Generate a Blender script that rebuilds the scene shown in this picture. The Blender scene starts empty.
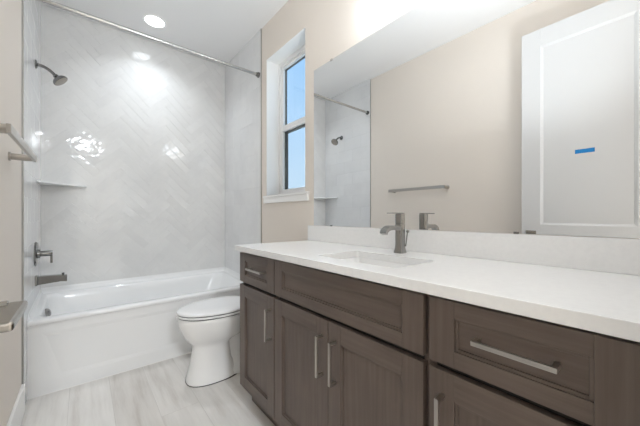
import bpy, bmesh, math, random
from mathutils import Vector, Matrix
random.seed(7)
PI = math.pi
scene = bpy.context.scene
C = scene.collection

# ------------------------------------------------------------------ camera
# room axes: x to the mirror wall, y into the room (towards the tub), z up
CAM_Z = 1.1104
cd = bpy.data.cameras.new('camera'); cam = bpy.data.objects.new('camera', cd); C.objects.link(cam)
cam.location = (0, 0, CAM_Z)
cam.rotation_euler = (PI / 2, 0, -0.6909)
cd.sensor_width = 36; cd.lens = 36 * 285.3 / 640; cd.shift_y = 3.0 / 640
cd.clip_start = 0.02
scene.camera = cam

# ------------------------------------------------------------------ exposure
vs = scene.view_settings
vs.view_transform = 'Standard'; vs.look = 'None'; vs.gamma = 1; vs.use_curve_mapping = False
vs.exposure = 2.06
scene.cycles.diffuse_bounces = 10; scene.cycles.max_bounces = 16; scene.cycles.glossy_bounces = 6

# ------------------------------------------------------------------ sky outside the window
SKY = 0.26
w = bpy.data.worlds.new('world'); scene.world = w; w.use_nodes = True
nt = w.node_tree; nt.nodes.clear()
tc = nt.nodes.new('ShaderNodeTexCoord'); sp = nt.nodes.new('ShaderNodeSeparateXYZ')
cr = nt.nodes.new('ShaderNodeValToRGB'); bg = nt.nodes.new('ShaderNodeBackground'); wo = nt.nodes.new('ShaderNodeOutputWorld')
cr.color_ramp.elements[0].position = 0.0; cr.color_ramp.elements[0].color = (0.62, 0.79, 0.93, 1)
cr.color_ramp.elements[1].position = 0.55; cr.color_ramp.elements[1].color = (0.33, 0.62, 1.0, 1)
bg.inputs['Strength'].default_value = SKY
nt.links.new(tc.outputs['Generated'], sp.inputs[0]); nt.links.new(sp.outputs['Z'], cr.inputs[0])
nt.links.new(cr.outputs[0], bg.inputs[0]); nt.links.new(bg.outputs[0], wo.inputs[0])

# lamp strengths (the lamps themselves are built with their fixtures below)
VANITY_E, CAN_E, CAN_W, HALL_W, FILL_W = 3.5, 2.6, 0.95, 21.0, 3.4
LAMP = (0.885, 0.948, 1.0)          # cool white lamps
def area_light(name, loc, rot, power, sx, sy=None, color=(1, 1, 1), shape='DISK', spread=PI):
    l = bpy.data.lights.new(name, 'AREA'); l.energy = power; l.shape = shape; l.size = sx
    if sy: l.size_y = sy
    l.color = color; l.spread = spread
    o = bpy.data.objects.new(name, l); C.objects.link(o); o.location = loc; o.rotation_euler = rot
    return o
area_light('hall_lamp', (0.0, -2.36, 2.70), (0, 0, 0), HALL_W, 0.42, color=LAMP)
# unseen fill lamp, added like a bounced flash to brighten the ceiling
area_light('bounce_fill', (0.70, 0.0, 1.20), (math.radians(156), 0, 0), FILL_W, 0.4, 0.05, color=LAMP, shape='RECTANGLE', spread=math.radians(105))
po = area_light('window_portal', (1.42, 1.945, 1.885), (0, PI / 2, 0), 1, 1.25, 0.60, shape='RECTANGLE')
po.data.cycles.is_portal = True

# ------------------------------------------------------------------ room numbers (metres)
XL, XR, YB, ZC = -0.2655, 1.2345, 3.1692, 2.80     # left wall, mirror wall, tub back wall, ceiling
YF = -0.03                                        # entry wall, room side
YT = 2.322                                        # front edge of the tile
YTUB = 2.452

# ------------------------------------------------------------------ materials
def mat(name, color=(0.8, 0.8, 0.8), rough=0.5, metal=0.0, spec=0.5, coat=0.0):
    m = bpy.data.materials.new(name); m.use_nodes = True
    b = m.node_tree.nodes['Principled BSDF']
    b.inputs['Base Color'].default_value = (*color, 1); b.inputs['Roughness'].default_value = rough
    b.inputs['Metallic'].default_value = metal; b.inputs['Specular IOR Level'].default_value = spec
    b.inputs['Coat Weight'].default_value = coat; b.inputs['Coat Roughness'].default_value = 0.05
    return m, m.node_tree, b
def node(nt, t, **kw):
    n = nt.nodes.new(t)
    for k, v in kw.items(): setattr(n, k, v)
    return n
def coords(nt, scale=(1, 1, 1), rot=(0, 0, 0)):
    g = node(nt, 'ShaderNodeNewGeometry'); m = node(nt, 'ShaderNodeMapping')
    m.inputs['Scale'].default_value = scale; m.inputs['Rotation'].default_value = rot
    nt.links.new(g.outputs['Position'], m.inputs[0]); return m.outputs[0]
def noise(nt, vec, scale, detail=3, rough=0.5):
    n = node(nt, 'ShaderNodeTexNoise'); n.inputs['Scale'].default_value = scale
    n.inputs['Detail'].default_value = detail; n.inputs['Roughness'].default_value = rough
    nt.links.new(vec, n.inputs['Vector']); return n.outputs['Fac']
def ramp(nt, fac, stops):
    r = node(nt, 'ShaderNodeValToRGB'); e = r.color_ramp.elements
    while len(e) < len(stops): e.new(0.5)
    for el, (p, c) in zip(e, stops): el.position = p; el.color = (*c, 1)
    nt.links.new(fac, r.inputs[0]); return r.outputs[0]
def bump(nt, b, h, strength, dist):
    n = node(nt, 'ShaderNodeBump'); n.inputs['Strength'].default_value = strength; n.inputs['Distance'].default_value = dist
    nt.links.new(h, n.inputs['Height']); nt.links.new(n.outputs[0], b.inputs['Normal'])
def mixc(nt, a, bcol, fac, mode='MIX'):
    n = node(nt, 'ShaderNodeMix'); n.data_type = 'RGBA'; n.blend_type = mode
    for v, i in ((fac, 0), (a, 6), (bcol, 7)):
        if hasattr(v, 'links'): nt.links.new(v, n.inputs[i])
        else: n.inputs[i].default_value = v if i == 0 else (*v, 1)
    return n.outputs[2]

def paint(name, col, rough=0.6):
    m, t, b = mat(name, col, rough, spec=0.25)
    bump(t, b, noise(t, coords(t), 160, 2), 0.12, 0.002)
    return m
M_wall = paint('beige wall paint', (0.76, 0.70, 0.637))
M_hall = paint('hall wall paint', (0.70, 0.66, 0.61))
M_ceil = paint('white ceiling paint', (0.80, 0.80, 0.80))
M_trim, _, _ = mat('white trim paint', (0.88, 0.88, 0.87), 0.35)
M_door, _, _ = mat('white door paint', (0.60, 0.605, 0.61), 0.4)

# white glazed tile: each tile carries a small tone of its own ('tone' attribute), wavy glaze
def tile_mat(name, wave, wscale, base, rough=0.07):
    m, t, b = mat(name, base, rough)
    a = node(t, 'ShaderNodeAttribute', attribute_name='tone')
    veins = noise(t, coords(t, (1, 1, 1)), 3.2, 6, 0.65)
    c1 = ramp(t, a.outputs['Fac'], [(0, tuple(x * 0.95 for x in base)), (1, base)])
    c2 = ramp(t, veins, [(0.35, (0.94, 0.94, 0.945)), (0.6, (1, 1, 1))])
    t.links.new(mixc(t, c1, c2, 1.0, 'MULTIPLY'), b.inputs['Base Color'])
    bump(t, b, noise(t, coords(t), wscale, 2), wave, 0.01)
    return m
M_tile = tile_mat('white glazed herringbone tile', 0.16, 17, (0.77, 0.77, 0.765), 0.06)
M_tile2 = tile_mat('white glazed wall tile', 0.08, 10, (0.78, 0.785, 0.79), 0.1)
M_grout, _, _ = mat('pale grout', (0.78, 0.78, 0.775), 0.8)
M_edge, _, _ = mat('brushed edge trim', (0.45, 0.45, 0.44), 0.35, 1.0)

M_acryl, _, _ = mat('white tub enamel', (0.84, 0.845, 0.85), 0.12)
M_porc, _, _ = mat('white porcelain', (0.86, 0.86, 0.86), 0.08)
M_seat, _, _ = mat('white seat plastic', (0.86, 0.86, 0.87), 0.18)
M_gap, _, _ = mat('dark gap shade', (0.05, 0.05, 0.05), 0.7)  # near black, the shade of the toilet's gaps put into colour
def quartz():
    m, t, b = mat('white quartz', (0.84, 0.84, 0.84), 0.22)
    n = noise(t, coords(t), 60, 4, 0.6)
    t.links.new(ramp(t, n, [(0.35, (0.825, 0.825, 0.825)), (0.6, (0.85, 0.85, 0.848))]), b.inputs['Base Color'])
    return m
M_quartz = quartz()
def wood(name, sc, dark, lite):
    m, t, b = mat(name, dark, 0.38, spec=0.4)
    v = coords(t, sc)
    n1 = noise(t, v, 1.0, 5, 0.6); n2 = noise(t, coords(t), 4.0, 3)
    c = ramp(t, n1, [(0.3, dark), (0.72, lite)])
    c2 = ramp(t, n2, [(0.35, (0.88, 0.86, 0.85)), (0.68, (1.08, 1.06, 1.04))])
    t.links.new(mixc(t, c, c2, 1.0, 'MULTIPLY'), b.inputs['Base Color'])
    bump(t, b, n1, 0.08, 0.002)
    return m
WD, WL = (0.108, 0.082, 0.069), (0.150, 0.119, 0.101)
M_woodv = wood('stained maple upright grain', (70, 70, 3.0), WD, WL)
M_woodh = wood('stained maple level grain', (70, 3.0, 70), WD, WL)
M_dark, _, _ = mat('dark cabinet gap', (0.012, 0.010, 0.009), 0.7)
M_nickel, _, _ = mat('brushed nickel', (0.49, 0.46, 0.425), 0.28, 1.0)
M_lever, _, _ = mat('satin nickel lever', (0.35, 0.325, 0.29), 0.25, 1.0)
M_steel, _, _ = mat('dark brushed nickel', (0.33, 0.325, 0.315), 0.18, 1.0)
M_chrome, _, _ = mat('polished chrome rod', (0.55, 0.55, 0.54), 0.2, 1.0)
M_fit, _, _ = mat('dark satin nickel fittings', (0.21, 0.21, 0.205), 0.2, 1.0)
M_mirror, _, _ = mat('silvered mirror', (0.93, 0.935, 0.935), 0.0, 1.0)
M_tape, _, _ = mat('blue masking tape', (0.005, 0.20, 0.52), 0.7)
M_bronze, _, _ = mat('dark bronze sash outside', (0.055, 0.05, 0.035), 0.5)
M_vinyl, _, _ = mat('white vinyl', (0.85, 0.85, 0.85), 0.35)
def emis(name, col, s):
    m = bpy.data.materials.new(name); m.use_nodes = True; t = m.node_tree; t.nodes.clear()
    e = node(t, 'ShaderNodeEmission'); o = node(t, 'ShaderNodeOutputMaterial')
    e.inputs[0].default_value = (*col, 1); e.inputs[1].default_value = s
    t.links.new(e.outputs[0], o.inputs[0]); return m
M_shade = emis('lit frosted shade', LAMP, VANITY_E)
M_can = emis('lit recessed lens', LAMP, CAN_E)
M_hlamp = emis('lit hall lens', LAMP, 22.0)
def glass_mat():
    m = bpy.data.materials.new('window glass'); m.use_nodes = True; t = m.node_tree; t.nodes.clear()
    tr = node(t, 'ShaderNodeBsdfTransparent'); gl = node(t, 'ShaderNodeBsdfGlossy'); mx = node(t, 'ShaderNodeMixShader')
    fr = node(t, 'ShaderNodeFresnel'); fr.inputs[0].default_value = 1.45; o = node(t, 'ShaderNodeOutputMaterial')
    gl.inputs['Roughness'].default_value = 0.0; tr.inputs[0].default_value = (0.97, 0.98, 0.98, 1)
    ge = node(t, 'ShaderNodeNewGeometry'); mm = node(t, 'ShaderNodeMath', operation='MULTIPLY'); iv = node(t, 'ShaderNodeMath', operation='SUBTRACT')
    iv.inputs[0].default_value = 1; t.links.new(ge.outputs['Backfacing'], iv.inputs[1])       # only the face met first mirrors
    t.links.new(fr.outputs[0], mm.inputs[0]); t.links.new(iv.outputs[0], mm.inputs[1]); t.links.new(mm.outputs[0], mx.inputs[0]); t.links.new(tr.outputs[0], mx.inputs[1]); t.links.new(gl.outputs[0], mx.inputs[2])
    t.links.new(mx.outputs[0], o.inputs[0]); return m
M_glass = glass_mat()
def floor_mat():
    m, t, b = mat('wood look porcelain planks', (0.6, 0.57, 0.54), 0.33)
    g = node(t, 'ShaderNodeNewGeometry'); mp = node(t, 'ShaderNodeMapping')
    mp.inputs['Rotation'].default_value = (0, 0, PI / 2); mp.inputs['Location'].default_value = (0.13, 0.07, 0)
    t.links.new(g.outputs['Position'], mp.inputs[0])
    br = node(t, 'ShaderNodeTexBrick'); br.offset = 0.37; br.offset_frequency = 2; br.squash = 1
    for k, v in (('Scale', 1), ('Mortar Size', 0.0014), ('Mortar Smooth', 0.2), ('Bias', 0), ('Brick Width', 1.2), ('Row Height', 0.20)):
        br.inputs[k].default_value = v
    br.inputs['Color1'].default_value = (0.77, 0.75, 0.725, 1); br.inputs['Color2'].default_value = (0.69, 0.665, 0.635, 1)
    br.inputs['Mortar'].default_value = (0.62, 0.60, 0.575, 1)
    t.links.new(mp.outputs[0], br.inputs['Vector'])
    # every plank gets its own grain: shift the grain by the plank tone
    ad = node(t, 'ShaderNodeVectorMath', operation='MULTIPLY_ADD')
    t.links.new(br.outputs['Color'], ad.inputs[0]); ad.inputs[1].default_value = (17, 17, 0)
    sc = node(t, 'ShaderNodeVectorMath', operation='MULTIPLY'); sc.inputs[1].default_value = (16, 1.5, 1)
    t.links.new(g.outputs['Position'], sc.inputs[0]); t.links.new(sc.outputs[0], ad.inputs[2])
    n = noise(t, ad.outputs[0], 1.0, 6, 0.62)
    c = ramp(t, n, [(0.30, (0.80, 0.775, 0.755)), (0.46, (0.96, 0.955, 0.95)), (0.62, (1.05, 1.05, 1.05))])
    t.links.new(mixc(t, br.outputs['Color'], c, 1.0, 'MULTIPLY'), b.inputs['Base Color'])
    bump(t, b, br.outputs['Fac'], -0.15, 0.002)
    return m
M_floor = floor_mat()

# ------------------------------------------------------------------ mesh helpers
class MB:
    def __init__(s): s.bm = bmesh.new()
    def _tag(s, faces, mi, smooth):
        for f in faces: f.material_index = mi; f.smooth = smooth
    def box(s, x0, x1, y0, y1, z0, z1, bev=0.0, mi=0, seg=2):
        x0, x1 = sorted((x0, x1)); y0, y1 = sorted((y0, y1)); z0, z1 = sorted((z0, z1))
        old = set(s.bm.faces)
        r = bmesh.ops.create_cube(s.bm, size=1)
        for v in r['verts']:
            v.co = Vector(((x0 + x1) / 2 + v.co.x * (x1 - x0), (y0 + y1) / 2 + v.co.y * (y1 - y0), (z0 + z1) / 2 + v.co.z * (z1 - z0)))
        if bev:
            es = list({e for v in r['verts'] for e in v.link_edges})
            bmesh.ops.bevel(s.bm, geom=es, offset=bev, segments=seg, affect='EDGES', profile=0.5)
        s._tag([f for f in s.bm.faces if f not in old], mi, False)
        return s
    def loft(s, loops, mi=0, smooth=True, cap0=True, cap1=True):
        vs_ = [[s.bm.verts.new(p) for p in lp] for lp in loops]; n = len(vs_[0]); fs = []
        for a, b in zip(vs_, vs_[1:]):
            for i in range(n):
                fs.append(s.bm.faces.new((a[i], a[(i + 1) % n], b[(i + 1) % n], b[i])))
        if cap0: fs.append(s.bm.faces.new(vs_[0][::-1]))
        if cap1: fs.append(s.bm.faces.new(vs_[-1]))
        s._tag(fs, mi, smooth); return s
    def tube(s, pts, rad, seg=16, mi=0, sq=None):
        pts = [Vector(p) for p in pts]; loops = []
        rad = rad if isinstance(rad, (list, tuple)) else [rad] * len(pts)
        d0 = (pts[1] - pts[0]).normalized(); up = Vector((0, 0, 1)) if abs(d0.z) < 0.9 else Vector((0, 1, 0))
        u = d0.cross(up).normalized()
        for i, p in enumerate(pts):
            d = (pts[min(i + 1, len(pts) - 1)] - pts[max(i - 1, 0)]).normalized()
            u = (u - d * u.dot(d)).normalized(); v = d.cross(u)
            loops.append([p + rad[i] * (math.cos(a) * u + math.sin(a) * v) for a in [2 * PI * k / seg for k in range(seg)]])
        return s.loft(loops, mi)
    def lathe(s, o, axis, prof, seg=32, mi=0):
        # prof: (distance along axis, radius)
        o = Vector(o); ax = Vector(axis).normalized(); up = Vector((0, 0, 1)) if abs(ax.z) < 0.9 else Vector((1, 0, 0))
        u = ax.cross(up).normalized(); v = ax.cross(u)
        loops = [[o + ax * d + max(r, 1e-4) * (math.cos(a) * u + math.sin(a) * v) for a in [2 * PI * k / seg for k in range(seg)]] for d, r in prof]
        return s.loft(loops, mi)
    def poly(s, pts, mi=0):
        f = s.bm.faces.new([s.bm.verts.new(p) for p in pts]); f.material_index = mi; return s
    def prism(s, outline, z0, z1, mi=0, bev=0.0, smooth=False):
        # outline: xy points
        old = set(s.bm.faces)
        a = [s.bm.verts.new((x, y, z0)) for x, y in outline]; b = [s.bm.verts.new((x, y, z1)) for x, y in outline]; n = len(a)
        s.bm.faces.new(a[::-1]); top = s.bm.faces.new(b)
        for i in range(n): s.bm.faces.new((a[i], a[(i + 1) % n], b[(i + 1) % n], b[i]))
        if bev:
            es = [e for f in s.bm.faces if f not in old for e in f.edges if abs(e.verts[0].co.z - e.verts[1].co.z) < 1e-7]
            bmesh.ops.bevel(s.bm, geom=list(set(es)), offset=bev, segments=3, affect='EDGES', profile=0.5)
        s._tag([f for f in s.bm.faces if f not in old], mi, smooth); return s
    def build(s, name, mats, parent=None, angle=35, subsurf=0):
        bmesh.ops.recalc_face_normals(s.bm, faces=s.bm.faces)
        me = bpy.data.meshes.new(name); s.bm.to_mesh(me); s.bm.free()
        for m in (mats if isinstance(mats, (list, tuple)) else [mats]): me.materials.append(m)
        o = bpy.data.objects.new(name, me); C.objects.link(o)
        flags = [p.use_smooth for p in me.polygons]
        me.set_sharp_from_angle(angle=math.radians(angle)); me.polygons.foreach_set('use_smooth', flags)
        if parent is not None:
            o.parent = parent
            wl = parent.location.copy(); q = parent.parent
            while q is not None: wl += q.location; q = q.parent
            me.transform(Matrix.Translation(-wl))
        if subsurf:
            md = o.modifiers.new('smooth', 'SUBSURF'); md.levels = md.render_levels = subsurf
        return o
def thing(name, label, cat, loc, group=None):
    o = bpy.data.objects.new(name, None); C.objects.link(o); o.location = loc
    o['label'] = label; o['category'] = cat
    if group: o['group'] = group
    return o
def tag(o, label, cat, group=None):
    o['label'] = label; o['category'] = cat
    if group: o['group'] = group
    return o
def struct(o, label=None, cat=None):
    o['kind'] = 'structure'
    if label: o['label'] = label
    if cat: o['category'] = cat
    return o
def rrect(x0, x1, y0, y1, r, z, n=8):
    pts = []
    for cx, cy, a0 in ((x1 - r, y1 - r, 0), (x0 + r, y1 - r, PI / 2), (x0 + r, y0 + r, PI), (x1 - r, y0 + r, 1.5 * PI)):
        for k in range(n + 1):
            a = a0 + PI / 2 * k / n; pts.append((cx + r * math.cos(a), cy + r * math.sin(a), z))
    return pts

# ================================================================== THE ROOM
HY = -3.6      # far end of the hall behind the camera
o = MB().box(XL - 0.6, XR + 0.3, HY, YB + 0.1, -0.1, 0).build('floor', M_floor); struct(o, 'pale wood-look plank floor', 'floor')
o = MB().box(XL - 0.6, XR + 0.3, HY, YB + 0.1, ZC, ZC + 0.1).build('ceiling', M_ceil); struct(o, 'smooth white ceiling over the bathroom', 'ceiling')
wall_left = MB().box(XL - 0.12, XL - 0.007, YF - 0.12, YB + 0.1, 0, ZC).build('wall_left', M_wall); struct(wall_left, 'beige wall on the left with the towel bar', 'wall')
wall_back = MB().box(XL - 0.007, XR, YB + 0.0019, YB + 0.1, 0, ZC).build('wall_back', M_grout); struct(wall_back, 'tiled wall behind the bathtub', 'wall')
# mirror wall with the window opening
WY0, WY1, WZ0, WZ1 = 1.66, 2.23, 1.285, 2.48
WT = 0.20
wr = MB()
wr.box(XR, XR + WT, YF - 0.12, WY0, 0, ZC).box(XR, XR + WT, WY1, YB + 0.1, 0, ZC)
wr.box(XR, XR + WT, WY0, WY1, 0, WZ0).box(XR, XR + WT, WY0, WY1, WZ1, ZC)
wall_right = wr.build('wall_right', M_wall); struct(wall_right, 'beige wall on the right with window and mirror', 'wall')
# white drywall returns of the opening
rv = MB(); t = 0.003
rv.box(XR + 0.001, XR + 0.125, WY1 - t, WY1 + 0.001, WZ0, WZ1).box(XR + 0.001, XR + 0.125, WY0 - 0.001, WY0 + t, WZ0, WZ1)
rv.box(XR + 0.001, XR + 0.125, WY0, WY1, WZ1 - t, WZ1 + 0.001)
rv.build('window_reveal', M_trim, wall_right)
# entry wall with the doorway the camera stands in, and the hall behind
DX0, DX1, DZ = -0.150, 0.560, 2.50
wf = MB(); wf.box(XL - 0.007, DX0, YF - 0.12, YF, 0, ZC).box(DX1, XR, YF - 0.12, YF, 0, ZC).box(DX0, DX1, YF - 0.12, YF, DZ, ZC)
struct(wf.build('wall_front', M_wall), 'beige entry wall beside the doorway', 'wall')
cs = MB()
for x0, x1, z0, z1 in ((DX1, DX1 + 0.07, 0, DZ + 0.07), (DX0 - 0.07, DX0, 0, DZ + 0.07), (DX0, DX1, DZ, DZ + 0.07)):
    cs.box(x0, x1, YF, YF + 0.013, z0, z1, 0.002)
struct(cs.build('trim_1', M_trim), 'white casing around the entry doorway', 'trim')
struct(MB().box(XL - 0.6, XL - 0.5, HY, YF - 0.12, 0, ZC).build('wall_hall_left', M_hall), 'pale left wall of the hall', 'wall')
struct(MB().box(XR + 0.2, XR + 0.3, HY, YF - 0.12, 0, ZC).build('wall_hall_right', M_hall), 'pale right wall of the hall', 'wall')
struct(MB().box(XL - 0.5, XR + 0.2, HY, HY + 0.1, 0, ZC).build('wall_hall_end', M_hall), 'pale end wall of the hall', 'wall')
struct(MB().box(XL - 0.5, XL - 0.12, YF - 0.22, YF - 0.12, 0, ZC).build('wall_hall_return', M_hall), 'short return wall of the hall', 'wall')

# baseboards
def baseboard(name, x0, x1, y0, y1, label):
    b = MB(); b.box(x0, x1, y0, y1, 0, 0.160, 0.003); struct(b.build(name, M_trim), label, 'baseboard')
baseboard('baseboard_left', XL - 0.007, XL + 0.007, YF + 0.013, YT - 0.004, 'white baseboard along the left wall')
baseboard('baseboard_right', XR - 0.014, XR, 1.60, YT - 0.006, 'white baseboard behind the toilet')

# ---- tile surround: herringbone on the back wall, level courses on the two end walls
def tiles(name, rects, origin, U, V, N, umax, vmin, vmax, parent, m, thick=0.0022, gap=0.0006, tilt=0.0):
    """rects: list of four-corner (u,v) tiles on the plane origin+u*U+v*V; N points into the room"""
    bm = bmesh.new(); lay = bm.faces.layers.float.new('tone')
    for q in rects:
        cu = sum(p[0] for p in q) / 4; cv = sum(p[1] for p in q) / 4
        tu, tv = random.gauss(0, tilt), random.gauss(0, tilt); tone = random.random()
        def P(u, v, h): return origin + U * u + V * v + N * (h + (u - cu) * tu + (v - cv) * tv if h > 0 else h)
        def inset(d):
            out = []
            for i in range(4):
                p = Vector(q[i]); a = (Vector(q[i - 1]) - p).normalized(); b = (Vector(q[(i + 1) % 4]) - p).normalized()
                out.append(p + (a + b) * d)
            return out
        lo = [bm.verts.new(P(p.x, p.y, 0.0)) for p in inset(gap / 2)]
        mi_ = [bm.verts.new(P(p.x, p.y, thick - 0.0007)) for p in inset(gap / 2)]
        hi = [bm.verts.new(P(p.x, p.y, thick)) for p in inset(gap / 2 + 0.0009)]
        fs = [bm.faces.new(hi)]
        for i in range(4):
            j = (i + 1) % 4
            fs += [bm.faces.new((lo[i], lo[j], mi_[j], mi_[i])), bm.faces.new((mi_[i], mi_[j], hi[j], hi[i]))]
        for f in fs: f[lay] = tone
    for co, no in ((origin, -U), (origin + U * umax, U), (origin + V * vmin, -V), (origin + V * vmax, V)):
        bmesh.ops.bisect_plane(bm, geom=bm.verts[:] + bm.edges[:] + bm.faces[:], plane_co=co, plane_no=no, clear_outer=True)
    bmesh.ops.recalc_face_normals(bm, faces=bm.faces)
    flip = [f for f in bm.faces if f.normal.dot(N) < -0.2]
    if flip: bmesh.ops.reverse_faces(bm, faces=flip)
    me = bpy.data.meshes.new(name); bm.to_mesh(me); bm.free(); me.materials.append(m)
    ob = bpy.data.objects.new(name, me); C.objects.link(ob); ob.parent = parent
    return ob
def herring(W, L, umax, vmax):
    out = []; c = math.cos(PI / 4); n = int(L / W + 0.5)
    def R(x, y): return ((x - y) * c + umax / 2, (x + y) * c + 0.10)
    K = 46
    for i in range(-K, K):
        for j in range(-14, 14):
            x, y = i * W + j * L, i * W - j * L
            for q in ([(x, y), (x + L, y), (x + L, y + W), (x, y + W)], [(x, y + W), (x + W, y + W), (x + W, y + W + L), (x, y + W + L)]):
                r = [R(*p) for p in q]
                if max(p[0] for p in r) > 0 and min(p[0] for p in r) < umax and max(p[1] for p in r) > 0 and min(p[1] for p in r) < vmax: out.append(r)
    return out
def courses(W, H, umax, vmax):
    out = []; r = 0; v = 0
    while v < vmax:
        u = -W if r % 2 == 0 else -W / 2
        while u < umax:
            out.append([(u, v), (u + W, v), (u + W, v + H), (u, v + H)]); u += W
        v += H; r += 1
    return out
X, Y, Z = Vector((1, 0, 0)), Vector((0, 1, 0)), Vector((0, 0, 1))
wid = XR - XL
tiles('herringbone_tile', herring(0.066, 0.264, wid, ZC), Vector((XL, YB + 0.0022, 0)), X, Z, -Y, wid, 0.48, ZC, wall_back, M_tile, tilt=0.005)
dep = YB - YT
cw = courses(0.305, 0.153, dep, ZC)
MB().box(XL - 0.007, XL - 0.0012, YT, YB + 0.008, 0, ZC).build('grout_bed', M_grout, wall_left)
MB().box(XR - 0.006, XR, YT, YB + 0.008, 0, ZC).build('grout_bed', M_grout, wall_right)
tiles('wall_tile', cw, Vector((XL - 0.0022, YT, 0)), Y, Z, X, dep, 0, ZC, wall_left, M_tile2, tilt=0.0012)
tiles('wall_tile', cw, Vector((XR - 0.0048, YT, 0)), Y, Z, -X, dep, 0, ZC, wall_right, M_tile2, tilt=0.0012)
MB().box(XL - 0.007, XL + 0.002, YT - 0.004, YT, 0, ZC, 0.0006).build('edge_trim', M_edge, wall_left)
MB().box(XR - 0.009, XR, YT - 0.004, YT, 0, ZC, 0.0006).build('edge_trim', M_edge, wall_right)

# ---- window
FX = XR + 0.122
win = MB()
fw = 0.036
win.box(FX, FX + 0.07, WY1 - fw, WY1, WZ0, WZ1, 0.002).box(FX, FX + 0.07, WY0, WY0 + fw, WZ0, WZ1, 0.002)
win.box(FX, FX + 0.07, WY0 + fw, WY1 - fw, WZ1 - fw, WZ1, 0.002).box(FX, FX + 0.07, WY0 + fw, WY1 - fw, WZ0, WZ0 + 0.03, 0.002)
window = struct(win.build('window_1', M_vinyl), 'white vinyl single-hung window showing blue sky', 'window')
RZ = 1.885
def sash(name, x, z0, z1, rail_lo, rail_hi, t2, td):
    s = MB(); a, b = WY0 + fw, WY1 - fw; st = 0.024
    s.box(x, x + 0.022, a, a + st, z0, z1, 0.002).box(x, x + 0.022, b - st, b, z0, z1, 0.002)
    s.box(x, x + 0.022, a + st, b - st, z0, z0 + rail_lo, 0.002).box(x, x + 0.022, a + st, b - st, z1 - rail_hi, z1, 0.002)
    so = s.build(name, M_vinyl, window)
    e = MB()
    e.box(x + 0.0225, x + td, a, a + st + t2, z0, z1).box(x + 0.0225, x + td, b - st - t2, b, z0, z1)
    e.box(x + 0.0225, x + td, a + st, b - st, z1 - rail_hi - t2, z1).box(x + 0.0225, x + td, a + st, b - st, z0, z0 + rail_lo)
    e.build('outer_frame', M_bronze, so)
    MB().box(x + 0.009, x + 0.013, a + st, b - st, z0 + rail_lo, z1 - rail_hi).build('pane', M_glass, so)
sash('lower_sash', FX + 0.008, WZ0 + 0.03, RZ + 0.022, 0.03, 0.045, 0.012, 0.050)
sash('upper_sash', FX + 0.012, RZ + 0.0225, WZ1 - fw, 0.006, 0.024, 0.002, 0.040)
# sill and its apron
sl = MB(); sl.box(XR - 0.022, XR + 0.121, WY0 - 0.052, WY1 + 0.032, WZ0 - 0.018, WZ0, 0.003)
sl.box(XR - 0.016, XR, WY0 - 0.048, WY1 + 0.028, WZ0 - 0.064, WZ0 - 0.018, 0.002)
struct(sl.build('trim_2', M_trim), 'white window sill with apron board', 'trim')

# ---- entry door, open flat along the left wall
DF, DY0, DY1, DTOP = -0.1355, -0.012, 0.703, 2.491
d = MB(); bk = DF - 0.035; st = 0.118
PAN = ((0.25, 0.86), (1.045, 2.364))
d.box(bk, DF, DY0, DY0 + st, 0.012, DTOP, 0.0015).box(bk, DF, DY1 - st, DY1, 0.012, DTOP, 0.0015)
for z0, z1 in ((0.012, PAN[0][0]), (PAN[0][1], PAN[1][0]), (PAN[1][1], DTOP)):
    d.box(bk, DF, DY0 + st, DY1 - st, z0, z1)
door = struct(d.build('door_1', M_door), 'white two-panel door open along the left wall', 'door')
for z0, z1 in PAN:
    p = MB(); y0, y1 = DY0 + st, DY1 - st
    p.box(bk + 0.012, DF - 0.010, y0, y1, z0, z1)
    # sloped moulding round the panel
    def ring(i, x): return [(x, y0 + i, z0 + i), (x, y1 - i, z0 + i), (x, y1 - i, z1 - i), (x, y0 + i, z1 - i)]
    p.loft([ring(0, DF - 0.0005), ring(0.005, DF - 0.004), ring(0.013, DF - 0.0075), ring(0.014, DF - 0.0102)], smooth=False, cap0=False, cap1=False)
    p.build('door_panel', M_door, door)
h = MB(); HYc, HZ = 0.643, 0.969
h.box(DF, DF + 0.009, HYc - 0.032, HYc + 0.032, HZ - 0.033, HZ + 0.033, 0.002)
h.tube([(DF + 0.008, HYc, HZ), (DF + 0.045, HYc, HZ)], 0.0115)
dh = h.build('door_rose', M_lever, door)
h = MB()
h.box(DF + 0.036, DF + 0.066, HYc - 0.112, HYc + 0.0125, HZ - 0.0065, HZ + 0.0065, 0.004, seg=3)
h.build('door_lever', M_lever, dh)
for z in (0.25, 1.25, 2.25):
    MB().tube([(DF + 0.004, DY0 - 0.004, z - 0.045), (DF + 0.004, DY0 - 0.004, z + 0.045)], 0.006, 10).build('hinge', M_lever, door)
tp = MB().box(DF - 0.0098, DF - 0.0092, 0.296, 0.395, 1.537, 1.565)
tag(tp.build('masking_tape', M_tape), 'short strip of blue masking tape on the white door', 'tape')

# ================================================================== BATHTUB
tub = thing('bathtub', 'white alcove bathtub with plain apron front under the tiled walls', 'bathtub', (0.4845, 2.81, 0))
tx0, tx1, ty0, ty1 = XL + 0.0004, XR - 0.0068, YTUB, YB - 0.003
RZT = 0.470
def rise(y): return 0.026 * max(0, y - ty0) / (ty1 - ty0)
b = MB()
n = 8
loops = []
def L(i0, i1, f0, b1, r, z): loops.append([(x, y, zz + rise(y)) for x, y, zz in rrect(tx0 + i0, tx1 - i1, ty0 + f0, ty1 - b1, r, z, n)])
L(0, 0, 0.0, 0, 0.002, RZT - 0.030)       # underside of the front lip
L(0, 0, -0.006, 0, 0.003, RZT - 0.028)
L(0, 0, -0.008, 0, 0.003, RZT - 0.014)
L(0, 0, -0.004, 0, 0.004, RZT - 0.004)
L(0.001, 0.001, 0.004, 0.001, 0.006, RZT)
L(0.036, 0.055, 0.052, 0.045, 0.055, RZT)
L(0.044, 0.068, 0.062, 0.056, 0.07, RZT - 0.004)
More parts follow.
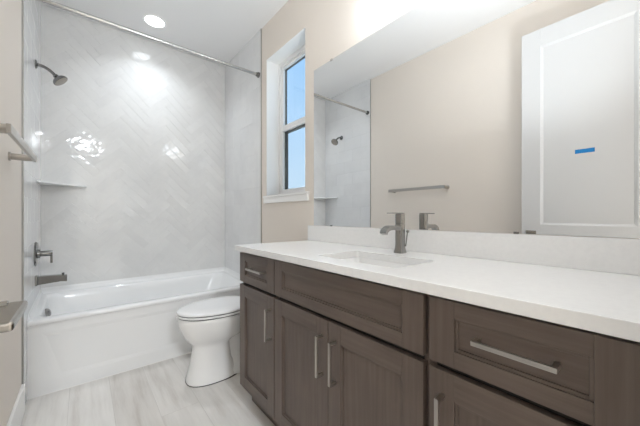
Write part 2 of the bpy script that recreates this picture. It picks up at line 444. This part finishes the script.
L(0.050, 0.080, 0.069, 0.064, 0.085, RZT - 0.016)
L(0.056, 0.10, 0.076, 0.072, 0.10, RZT - 0.06)
L(0.080, 0.17, 0.10, 0.10, 0.13, 0.22)
L(0.115, 0.24, 0.13, 0.13, 0.14, 0.13)
L(0.20, 0.32, 0.19, 0.19, 0.12, 0.105)
b.loft(loops, cap0=False)
b.build('basin', M_acryl, tub, angle=50)
a = MB()
ya = ty0 + 0.004
a.box(tx0, tx1, ya + 0.006, ya + 0.03, 0, RZT - 0.027)
# raised border round a faintly sunk, slanted apron panel
def apr(i, dz0, dz1, y): return [(tx0 + 0.13 + i, y, 0.085 + dz0), (tx1 - 0.13 - i, y, 0.085 + dz0), (tx1 - 0.06 - i, y, RZT - 0.085 - dz1), (tx0 + 0.06 + i, y, RZT - 0.085 - dz1)]
out = [(tx0, ya, 0.0), (tx1, ya, 0.0), (tx1, ya, RZT - 0.027), (tx0, ya, RZT - 0.027)]
a.loft([out, apr(0, 0, 0, ya), apr(0.025, 0.025, 0.025, ya + 0.0035)], smooth=False, cap0=False)
a.build('apron', M_acryl, tub)
# upturned ledge where the tub meets the tile
lg = MB()
def ledge(pts_in, pts_out, hs):
    prof = [(0.0, RZT - 0.001), (0.35, RZT + 0.004), (0.75, RZT + 0.017), (0.96, RZT + 0.036), (1.0, RZT + 0.041)]
    rows = []
    for f, z in prof: rows.append([(p[0] + (q[0] - p[0]) * f, p[1] + (q[1] - p[1]) * f, RZT - 0.001 + (z - RZT + 0.001) * h + rise(p[1] + (q[1] - p[1]) * f)) for p, q, h in zip(pts_in, pts_out, hs)])
    vv = [[lg.bm.verts.new(p) for p in r] for r in rows]
    for r0, r1 in zip(vv, vv[1:]):
        for i in range(len(r0) - 1): lg.bm.faces.new((r0[i], r0[i + 1], r1[i + 1], r1[i]))
g = 0.032
ledge([(tx0 + 0.006, ty0 + 0.003), (tx0 + 0.012, ty0 + 0.05), (tx0 + 0.016, ty1 - g), (tx1 - g, ty1 - g), (tx1 - g, ty0 + 0.05), (tx1 - 0.006, ty0 + 0.003)],
      [(tx0, ty0 + 0.003), (tx0, ty0 + 0.05), (tx0, ty1), (tx1, ty1), (tx1, ty0 + 0.05), (tx1, ty0 + 0.003)], [0.15, 0.9, 1, 1, 0.9, 0.15])
lg.build('rim_ledge', M_acryl, tub)
ov = MB(); ov.lathe((tx0 + 0.056, 2.80, 0.420), (0.85, -0.40, 0.30), [(-0.012, 0.030), (0.010, 0.032), (0.015, 0.028), (0.018, 0.012), (0.026, 0.008), (0.027, 0.0)])
ov.build('overflow_plate', M_steel, tub)
MB().lathe((tx0 + 0.30, 2.81, 0.1045), (0, 0, 1), [(0, 0.034), (0.003, 0.033), (0.004, 0.02), (0.010, 0.018), (0.011, 0)]).build('drain', M_steel, tub)
MB().box(tx0, tx1, ya - 0.004, ya + 0.006, 0.0, 0.005, 0.001).build('caulk_line', M_trim, tub)

# ================================================================== SHOWER FITTINGS
SY = 2.83
sh = thing('shower_fixture', 'brushed nickel shower head on a bent arm high on the tile', 'shower head', (XL, SY, 2.182))
MB().lathe((XL + 0.0, SY, 2.182), (1, 0, 0), [(0, 0.030), (0.004, 0.030), (0.010, 0.024), (0.013, 0.012)]).build('flange', M_fit, sh)
pts = [(XL + 0.005 + 0.098 * s, SY, 2.182 + 0.004 * s - 0.052 * s ** 2.2) for s in [k / 10 for k in range(11)]]
MB().tube(pts, 0.0105).build('arm', M_fit, sh)
hd = MB(); ax = Vector((0.66, -0.12, -0.74)).normalized(); p0 = Vector(pts[-1]) - ax * 0.004
hd.lathe(p0, ax, [(-0.002, 0.010), (0.004, 0.016), (0.012, 0.017), (0.016, 0.014), (0.022, 0.024), (0.034, 0.042), (0.044, 0.049), (0.053, 0.049), (0.055, 0.046)])
hd.build('spray_head', M_fit, sh)
fc = MB(); fc.lathe(p0, ax, [(0.0555, 0.045), (0.0575, 0.036), (0.058, 0.0)]); fc.build('spray_face', M_lever, sh)

vz = 0.842
va = thing('shower_valve', 'round nickel shower valve plate with a lever, above the tub spout', 'shower valve', (XL, SY, vz))
MB().lathe((XL, SY, vz), (1, 0, 0), [(0, 0.086), (0.004, 0.086), (0.010, 0.080), (0.013, 0.045), (0.014, 0.0)], 48).build('escutcheon', M_fit, va)
MB().lathe((XL + 0.012, SY, vz), (1, 0, 0), [(0, 0.032), (0.014, 0.031), (0.016, 0.020), (0.074, 0.020), (0.078, 0.018), (0.0785, 0)]).build('hub', M_fit, va)
MB().box(XL + 0.078, XL + 0.090, SY - 0.011, SY + 0.011, vz - 0.070, vz + 0.020, 0.002).build('lever', M_fit, va)
sz = 0.655
ts = thing('tub_spout', 'square nickel tub spout with a diverter knob, just over the tub rim', 'tub spout', (XL, SY, sz))
s = MB()
def sq(x, hy, zl, zh): return [(x, SY - hy, zl), (x, SY + hy, zl), (x, SY + hy, zh), (x, SY - hy, zh)]
s.loft([sq(XL, 0.030, sz - 0.034, sz + 0.033), sq(XL + 0.012, 0.030, sz - 0.034, sz + 0.033), sq(XL + 0.014, 0.027, sz - 0.030, sz + 0.028), sq(XL + 0.135, 0.025, sz - 0.020, sz + 0.024), sq(XL + 0.166, 0.025, sz - 0.024, sz + 0.020), sq(XL + 0.168, 0.023, sz - 0.022, sz + 0.018)], smooth=False)
s.build('spout', M_fit, ts)
MB().lathe((XL + 0.146, SY, sz + 0.021), (0, 0, 1), [(0, 0.005), (0.008, 0.005), (0.009, 0.008), (0.017, 0.008), (0.018, 0)]).build('diverter_knob', M_fit, ts)

rz, ry = 2.394, 2.358
rd = thing('shower_curtain_rod', 'straight chrome shower curtain rod spanning the tub alcove', 'curtain rod', (0.48, ry, rz))
MB().tube([(XL + 0.01, ry, rz), (XR - 0.016, ry, rz)], 0.0135, 20).build('rod', M_chrome, rd)
for x, sg in ((XL + 0.0005, 1), (XR - 0.0075, -1)):
    MB().lathe((x, ry, rz), (sg, 0, 0), [(0, 0.024), (0.012, 0.024), (0.016, 0.018), (0.028, 0.017)]).build('end_flange', M_fit, rd)

csz = 1.362
cs = MB(); e = 0.0
cs.prism([(XL + 0.001, YB - 0.001), (XL + 0.001, YB - 0.265), (XL + 0.012, YB - 0.268), (XL + 0.283, YB - 0.012), (XL + 0.283, YB - 0.001)], csz - 0.006, csz + 0.007, bev=0.002)
tag(cs.build('corner_shelf', M_quartz), 'thin triangular corner shelf set in the tile above the valve', 'shelf')

# towel bar
tb = thing('towel_bar', 'brushed nickel towel bar with two posts on the beige left wall', 'towel bar', (XL, 1.66, 1.385))
bx, bz = -0.186, 1.391
MB().box(bx - 0.006, bx + 0.006, 1.335, 1.985, bz - 0.015, bz + 0.015, 0.0015).build('bar', M_nickel, tb)
for yy in (1.352, 1.962):
    p = MB(); p.lathe((XL - 0.007, yy, bz), (1, 0, 0), [(0, 0.021), (0.007, 0.021), (0.008, 0.0155), (0.082, 0.0155), (0.084, 0.014)]); p.build('post', M_nickel, tb)

# ================================================================== VANITY
CF, CY1, CY0 = 0.6803, 1.611, YF          # worktop front edge and ends
CT, CB_ = 0.940, 0.909
FXc = 0.7035                              # face of the fronts
CASE = FXc + 0.021
def shaker(y0, y1, z0, z1, st, rl, name, parent):
    m = MB(); x0, x1 = FXc, FXc + 0.020
    m.box(x0, x1, y0, y0 + st, z0, z1, 0.0012, 0).box(x0, x1, y1 - st, y1, z0, z1, 0.0012, 0)
    m.box(x0, x1, y0 + st, y1 - st, z0, z0 + rl, 0.0012, 1).box(x0, x1, y0 + st, y1 - st, z1 - rl, z1, 0.0012, 1)
    a, b_, c, e = y0 + st, y1 - st, z0 + rl, z1 - rl
    m.box(x0 + 0.010, x1 - 0.002, a, b_, c, e, 0, 1 if (b_ - a) > (e - c) else 0)
    bw = 0.007                             # stepped bead inside the frame
    m.box(x0 + 0.005, x1 - 0.002, a, a + bw, c, e, 0.001, 0).box(x0 + 0.005, x1 - 0.002, b_ - bw, b_, c, e, 0.001, 0)
    m.box(x0 + 0.005, x1 - 0.002, a + bw, b_ - bw, c, c + bw, 0.001, 1).box(x0 + 0.005, x1 - 0.002, a + bw, b_ - bw, e - bw, e, 0.001, 1)
    return m.build(name, [M_woodv, M_woodh], parent)
def pull(y, z, vert, parent, Ln=0.155):
    h = MB(); xo = FXc - 0.034; hl = Ln / 2; w2 = 0.0052
    if vert:
        h.box(xo, xo + 0.008, y - w2, y + w2, z - hl, z + hl, 0.0012)
        for s in (-1, 1): h.box(xo + 0.007, FXc + 0.0008, y - w2, y + w2, z + s * (hl - w2) - w2, z + s * (hl - w2) + w2, 0.001)
    else:
        h.box(xo, xo + 0.008, y - hl, y + hl, z - w2, z + w2, 0.0012)
        for s in (-1, 1): h.box(xo + 0.007, FXc + 0.0008, y + s * (hl - w2) - w2, y + s * (hl - w2) + w2, z - w2, z + w2, 0.001)
    return h.build('handle', M_nickel, parent)
def carcass(y0, y1, parent, side_l=False):
    c = MB()
    c.box(CASE, XR - 0.002, y0 + 0.0005, y0 + 0.018, 0.105, CB_ - 0.001).box(CASE, XR - 0.002, y1 - 0.018, y1 - 0.0005, 0.105, CB_ - 0.001)
    c.box(CASE, XR - 0.002, y0 + 0.018, y1 - 0.018, 0.105, 0.123).box(XR - 0.012, XR - 0.002, y0 + 0.018, y1 - 0.018, 0.123, CB_ - 0.001)
    c.build('case', M_woodv, parent)
    f = MB()                                # face frame seen only as the dark gap between fronts
    f.box(CASE + 0.0002, CASE + 0.018, y0 + 0.0185, y1 - 0.0185, CB_ - 0.04, CB_ - 0.0012).box(CASE + 0.0002, CASE + 0.018, y0 + 0.0185, y1 - 0.0185, 0.70, 0.75)
    f.build('face_rail', M_dark, parent)
    MB().box(CASE + 0.055, CASE + 0.07, y0 + 0.0005, y1 - 0.0005, 0.0, 0.1045).build('toe_kick', M_woodh, parent)
ZD0, ZD1, ZR0, ZR1 = 0.128, 0.716, 0.733, 0.898
G = 0.003
Ya, Yb, Yc, Yd = 0.012, 0.405, 1.197, 1.588
# drawer-over-door unit beside the toilet
c1 = thing('base_cabinet', 'narrow dark brown cabinet with one drawer over one door, beside the toilet', 'cabinet', (0.97, (Yc + Yd) / 2, 0), 'dark stained vanity cabinets')
carcass(Yc, Yd, c1)
dr = shaker(Yc + G, Yd, ZR0, ZR1, 0.066, 0.042, 'drawer', c1); pull(1.362, 0.824, False, dr, 0.165)
do = shaker(Yc + G, Yd, ZD0, ZD1, 0.066, 0.066, 'door', c1); pull(Yc + G + 0.030, 0.580, True, do)
# sink unit
c2 = thing('base_cabinet', 'wide dark brown sink cabinet with a blank top panel over paired doors', 'cabinet', (0.97, (Yb + Yc) / 2, 0), 'dark stained vanity cabinets')
carcass(Yb, Yc, c2)
shaker(Yb + 0.010, Yc - G, ZR0, ZR1, 0.066, 0.042, 'false_drawer', c2)
ym = (Yb + 0.010 + Yc - G) / 2
do = shaker(ym + 0.0015, Yc - G, ZD0, ZD1, 0.066, 0.066, 'door', c2); pull(ym + 0.0015 + 0.030, 0.580, True, do)
do = shaker(Yb + 0.010, ym - 0.0015, ZD0, ZD1, 0.066, 0.066, 'door', c2); pull(ym - 0.0015 - 0.041, 0.580, True, do)
# unit nearest the camera
c3 = thing('base_cabinet', 'dark brown cabinet nearest the viewer, long pull on its wide drawer', 'cabinet', (0.97, (Ya + Yb) / 2, 0), 'dark stained vanity cabinets')
carcass(Ya, Yb, c3)
dr = shaker(Ya + 0.003, Yb - 0.007, ZR0, ZR1, 0.066, 0.042, 'drawer', c3); pull(0.203, 0.824, False, dr, 0.153)
do = shaker(Ya + 0.003, Yb - 0.007, ZD0, ZD1, 0.066, 0.066, 'door', c3); pull(Yb - 0.004 - 0.040, 0.580, True, do)
fl = MB().box(FXc + 0.001, FXc + 0.020, YF + 0.002, Ya, 0.105, CB_ - 0.001, 0.001); fl.build('filler_strip', M_woodv, c3)

# worktop with the sink cut-out
SX0, SX1, SY0, SY1, SR = 0.779, 1.034, 0.556, 0.970, 0.022
ct = MB(); bm = ct.bm
inn = [(x, y) for x, y, _ in rrect(SX0, SX1, SY0, SY1, SR, 0, 5)]
def bridge_plate(z, flip):
    ov_ = [bm.verts.new((x, y, z)) for x, y in outer]; iv = [bm.verts.new((x, y, z)) for x, y in inn]
    return ov_, iv
# outer ring sampled so that each inner vertex has an outer partner
outer = []
per = len(inn) // 4
cor = [(XR, CY1), (CF, CY1), (CF, CY0), (XR, CY0)]
cxs, cys = (SX0 + SX1) / 2, (SY0 + SY1) / 2
for k, (x, y) in enumerate(inn):
    q = k // per; outer.append(cor[q])
def plate(z):
    o4 = [bm.verts.new((x, y, z)) for x, y in cor]; iv = [bm.verts.new((x, y, z)) for x, y in inn]; fs = []
    for q in range(4):
        ids = list(range(q * per, (q + 1) * per))
        for i, j in zip(ids, ids[1:]): fs.append(bm.faces.new((o4[q], iv[i], iv[j])))
        nq = (q + 1) % 4
        fs.append(bm.faces.new((o4[q], iv[ids[-1]], iv[(ids[-1] + 1) % len(iv)], o4[nq])))
    return o4, iv
e = 0.002
o1, i1 = plate(CT); o0, i0 = plate(CB_)
for q in range(4): bm.faces.new((o1[q], o1[(q + 1) % 4], o0[(q + 1) % 4], o0[q]))
for k in range(len(inn)):
    j = (k + 1) % len(inn); bm.faces.new((i1[k], i0[k], i0[j], i1[j]))
wt = tag(ct.build('countertop', M_quartz), 'long white quartz vanity top with a sink cut-out', 'countertop')
md = wt.modifiers.new('eased edge', 'BEVEL'); md.width = 0.002; md.segments = 2; md.limit_method = 'ANGLE'; md.angle_limit = math.radians(60)
bs = MB().box(XR - 0.016, XR - 0.0005, CY0 + 0.002, CY1, CT + 0.0003, 1.044, 0.0012)
tag(bs.build('backsplash', M_quartz), 'low white quartz backsplash strip along the bottom of the mirror', 'backsplash')

# sink
sk = thing('sink', 'white rectangular undermount sink basin sunk into the vanity top', 'sink', (cxs, cys, 0.78))
b = MB(); ZS = CB_ - 0.0008
lp = [rrect(SX0 - 0.025, SX1 + 0.025, SY0 - 0.025, SY1 + 0.025, 0.03, ZS - 0.012, 6), rrect(SX0 - 0.025, SX1 + 0.025, SY0 - 0.025, SY1 + 0.025, 0.03, ZS, 6),
      rrect(SX0 - 0.004, SX1 + 0.004, SY0 - 0.004, SY1 + 0.004, 0.028, ZS, 6), rrect(SX0, SX1, SY0, SY1, 0.03, ZS - 0.006, 6),
      rrect(SX0 + 0.008, SX1 - 0.006, SY0 + 0.010, SY1 - 0.010, 0.035, ZS - 0.09, 6), rrect(SX0 + 0.020, SX1 - 0.018, SY0 + 0.024, SY1 - 0.024, 0.045, ZS - 0.120, 6),
      rrect(SX0 + 0.055, SX1 - 0.05, SY0 + 0.07, SY1 - 0.07, 0.04, ZS - 0.132, 6)]
b.loft(lp, cap0=False); b.build('basin', M_porc, sk, angle=50)
MB().lathe((cxs + 0.02, cys, ZS - 0.1325), (0, 0, 1), [(0, 0.024), (0.003, 0.023), (0.004, 0.017), (0.007, 0.016), (0.008, 0)]).build('drain', M_steel, sk)

# faucet
fx, fy = 1.128, 0.782
fa = thing('faucet', 'single-handle brushed nickel faucet standing behind the sink', 'faucet', (fx, fy, CT))
b = MB(); z0 = CT + 0.0003
def fsec(h, z, r=0.009): return rrect(fx - h, fx + h, fy - h, fy + h, r, z, 5)
b.loft([fsec(0.0235, z0, 0.010), fsec(0.0235, z0 + 0.004, 0.010), fsec(0.0195, z0 + 0.022), fsec(0.0180, z0 + 0.045), fsec(0.0180, z0 + 0.135), fsec(0.0172, z0 + 0.1355), fsec(0.0172, z0 + 0.1374)])
b.build('body', M_steel, fa)
s = MB()
cv = [(fx + 0.012, 1.056), (fx - 0.03, 1.0565), (fx - 0.060, 1.0575), (fx - 0.084, 1.0575), (fx - 0.101, 1.0535), (fx - 0.114, 1.0445), (fx - 0.121, 1.0320)]
th = [0.012, 0.011, 0.010, 0.0095, 0.009, 0.0085, 0.008]; lps = []
for i, ((x, z), hh) in enumerate(zip(cv, th)):
    a_, c_ = cv[max(i - 1, 0)], cv[min(i + 1, len(cv) - 1)]; d_ = Vector((c_[0] - a_[0], c_[1] - a_[1])).normalized(); nx, nz = -d_.y, d_.x
    if nz < 0: nx, nz = -nx, -nz
    hw = 0.0165
    lps.append([(x + nx * hh, fy - hw, z + nz * hh), (x + nx * hh, fy + hw, z + nz * hh), (x - nx * hh, fy + hw * 0.9, z - nz * hh), (x - nx * hh, fy - hw * 0.9, z - nz * hh)])
s.loft(lps, smooth=True); s.build('spout', M_steel, fa)
h = MB(); h.loft([fsec(0.0172, z0 + 0.1375), fsec(0.0180, z0 + 0.1380), fsec(0.0180, z0 + 0.178), fsec(0.0165, z0 + 0.180)])
hb = h.build('handle', M_steel, fa)
h = MB(); h.box(fx - 0.082, fx + 0.016, fy - 0.0150, fy + 0.0150, z0 + 0.1803, z0 + 0.1853, 0.0015); h.build('lever', M_steel, hb)
h = MB(); h.tube([(fx + 0.016, fy - 0.019, z0 + 0.03), (fx + 0.022, fy - 0.0245, z0 + 0.094)], 0.0028, 10).lathe((fx + 0.022, fy - 0.0245, z0 + 0.092), (0.1, -0.15, 1), [(0, 0.003), (0.004, 0.0065), (0.012, 0.0065), (0.014, 0)], 14)
h.build('lift_rod', M_steel, fa)

# mirror
mr = thing('mirror', 'large frameless wall mirror above the vanity backsplash', 'mirror', (XR, 0.78, 1.046))
MB().box(XR - 0.0055, XR - 0.0005, YF + 0.02, 1.5545, 1.0455, 2.118, 0.0008).build('glass', M_mirror, mr)
for yy in (0.35, 1.372):
    for zz, s in ((2.118, 1), (1.0462, -1)):
        if s > 0: MB().box(XR - 0.009, XR - 0.0003, yy - 0.009, yy + 0.009, zz - 0.007, zz + 0.006, 0.001).build('clip', M_nickel, mr)
        else: MB().box(XR - 0.0085, XR - 0.0058, yy - 0.008, yy + 0.008, 1.0443, zz + 0.006, 0.0005).build('clip', M_steel, mr)

# vanity light over the mirror: bar with three lit glass shades
vy = [0.60, 0.79, 0.98]
vl = thing('vanity_light', 'three-shade wall light mounted above the mirror', 'light', (XR, 0.79, 2.395))
MB().box(XR - 0.022, XR - 0.0003, 0.50, 1.08, 2.370, 2.420, 0.004).build('backplate', M_nickel, vl)
for y in vy:
    cxv = XR - 0.085
    k = MB(); k.tube([(XR - 0.02, y, 2.395), (cxv - 0.0, y, 2.395)], 0.008, 12).lathe((cxv, y, 2.400), (0, 0, -1), [(-0.01, 0.010), (0.0, 0.024), (0.045, 0.024), (0.05, 0.02)])
    ar = k.build('arm', M_nickel, vl)
    s = MB(); s.lathe((cxv, y, 2.354), (0, 0, -1), [(0.0, 0.026), (0.004, 0.040), (0.012, 0.045), (0.115, 0.045), (0.132, 0.040), (0.141, 0.028), (0.145, 0.0)], 28)
    s.build('lit_shade', M_shade, ar)

# recessed light over the tub
lx, ly = 0.472, 2.82
rl = thing('recessed_light', 'round white recessed ceiling light over the bathtub, switched on', 'light', (lx, ly, ZC))
MB().lathe((lx, ly, ZC - 0.0003), (0, 0, -1), [(0.0, 0.094), (0.003, 0.093), (0.006, 0.080), (0.0045, 0.074)], 40).build('trim_ring', M_trim, rl)
MB().lathe((lx, ly, ZC - 0.0048), (0, 0, -1), [(0.0, 0.074), (0.002, 0.070), (0.0025, 0.0)], 40).build('lens', M_can, rl)
lo = area_light('recessed_lamp', (lx, ly, ZC - 0.012), (0, 0, 0), CAN_W, 0.13, color=LAMP, spread=math.radians(125))

# hall ceiling light behind the camera
hl = thing('hall_ceiling_light', 'flush round ceiling light in the hall behind the doorway', 'light', (0.0, -2.36, ZC))
MB().lathe((0.0, -2.36, ZC - 0.0003), (0, 0, -1), [(0, 0.18), (0.03, 0.18), (0.032, 0.17)], 40).build('ring', M_nickel, hl)
MB().lathe((0.0, -2.36, ZC - 0.031), (0, 0, -1), [(0, 0.169), (0.02, 0.155), (0.04, 0.09), (0.045, 0.0)], 40).build('lit_lens', M_hlamp, hl)

# ================================================================== TOILET
TY = 2.02
tl = thing('toilet', 'white elongated toilet with closed lid between vanity and tub', 'toilet', (0.8, TY, 0))
def egg(xf, xb, hw, z, p=2.0, n=44, cx=None):
    cx = cx if cx is not None else xf + (xb - xf) * 0.56; out = []
    for k in range(n):
        a = 2 * PI * k / n; c_, s_ = math.cos(a), math.sin(a)
        ex = 2 / p
        x = cx + (xb - cx if c_ > 0 else cx - xf) * math.copysign(abs(c_) ** ex, c_)
        y = TY + hw * math.copysign(abs(s_) ** ex, s_)
        out.append((x, y, z))
    return out
b = MB()
b.loft([egg(0.521, 0.86, 0.120, 0.005, 2.5), egg(0.521, 0.86, 0.120, 0.015, 2.5), egg(0.530, 0.85, 0.111, 0.05, 2.4), egg(0.548, 0.82, 0.094, 0.12, 2.4), egg(0.559, 0.81, 0.084, 0.19, 2.3),
        egg(0.562, 0.81, 0.082, 0.232, 2.2), egg(0.555, 0.84, 0.088, 0.250, 2.2), egg(0.530, 0.90, 0.114, 0.275, 2.15), egg(0.506, 0.95, 0.142, 0.310, 2.1), egg(0.482, 0.98, 0.168, 0.365, 2.1), egg(0.468, 0.99, 0.181, 0.415, 2.1), egg(0.469, 0.99, 0.181, 0.438, 2.1), egg(0.474, 0.985, 0.176, 0.4435, 2.1)])
# trapway and foot behind the column
b.loft([egg(0.74, 1.14, 0.112, 0.004, 3.2), egg(0.74, 1.14, 0.112, 0.035, 3.2), egg(0.74, 1.13, 0.085, 0.06, 3), egg(0.74, 1.12, 0.062, 0.10, 2.6), egg(0.74, 1.10, 0.058, 0.20, 2.5), egg(0.74, 1.12, 0.075, 0.27, 2.5), egg(0.74, 1.19, 0.13, 0.33, 3), egg(0.74, 1.20, 0.155, 0.40, 3.2), egg(0.74, 1.20, 0.155, 0.440, 3.2)])
b.build('bowl', M_porc, tl, angle=60)
MB().loft([egg(0.519, 0.88, 0.122, 0.0, 2.5), egg(0.519, 0.88, 0.122, 0.0052, 2.5)]).build('base_shadow', M_gap, tl)  # dark ring standing in for the shadow line under the base
MB().loft([egg(0.472, 0.96, 0.178, 0.4434, 2.1), egg(0.472, 0.96, 0.178, 0.4495, 2.1)]).build('seat_gap_shade', M_gap, tl)  # dark sheet as painted shade in the gap between bowl and seat
MB().loft([egg(0.467, 0.975, 0.182, 0.4492, 2.1), egg(0.464, 0.975, 0.185, 0.452, 2.1), egg(0.464, 0.975, 0.185, 0.460, 2.1), egg(0.467, 0.975, 0.182, 0.463, 2.1)]).build('seat', M_seat, tl)
MB().loft([egg(0.470, 0.96, 0.179, 0.4628, 2.1), egg(0.470, 0.96, 0.179, 0.4682, 2.1)]).build('lid_gap_shade', M_gap, tl)  # dark sheet as painted shade in the gap between seat and lid
MB().loft([egg(0.467, 0.975, 0.181, 0.4680, 2.1), egg(0.464, 0.975, 0.185, 0.471, 2.1), egg(0.466, 0.975, 0.184, 0.479, 2.1), egg(0.476, 0.970, 0.175, 0.4855, 2.1), egg(0.50, 0.95, 0.155, 0.490, 2.1), egg(0.56, 0.90, 0.10, 0.4925, 2.1)]).build('lid', M_seat, tl)
for s in (-1, 1): MB().tube([(0.972, TY + s * 0.075 - 0.025, 0.463), (0.972, TY + s * 0.075 + 0.025, 0.463)], 0.013, 14).build('hinge', M_seat, tl)
k = MB(); k.loft([rrect(1.035, 1.213, TY - 0.185, TY + 0.185, 0.03, 0.4405, 6), rrect(1.020, 1.215, TY - 0.205, TY + 0.205, 0.035, 0.50, 6), rrect(1.010, 1.216, TY - 0.220, TY + 0.220, 0.035, 0.775, 6)])
tk = k.build('tank', M_porc, tl, angle=50)
k = MB(); k.loft([rrect(1.006, 1.217, TY - 0.226, TY + 0.226, 0.035, 0.7755, 6), rrect(1.000, 1.217, TY - 0.232, TY + 0.232, 0.038, 0.782, 6), rrect(1.000, 1.217, TY - 0.232, TY + 0.232, 0.038, 0.80, 6), rrect(1.008, 1.214, TY - 0.224, TY + 0.224, 0.032, 0.808, 6)])
k.build('tank_lid', M_porc, tl, angle=50)
k = MB(); k.lathe((1.0125, TY + 0.16, 0.71), (-1, 0, 0), [(0, 0.014), (0.01, 0.013), (0.012, 0.0)], 16).box(0.994, 1.001, TY + 0.085, TY + 0.165, 0.700, 0.716, 0.003)
k.build('flush_lever', M_steel, tl)
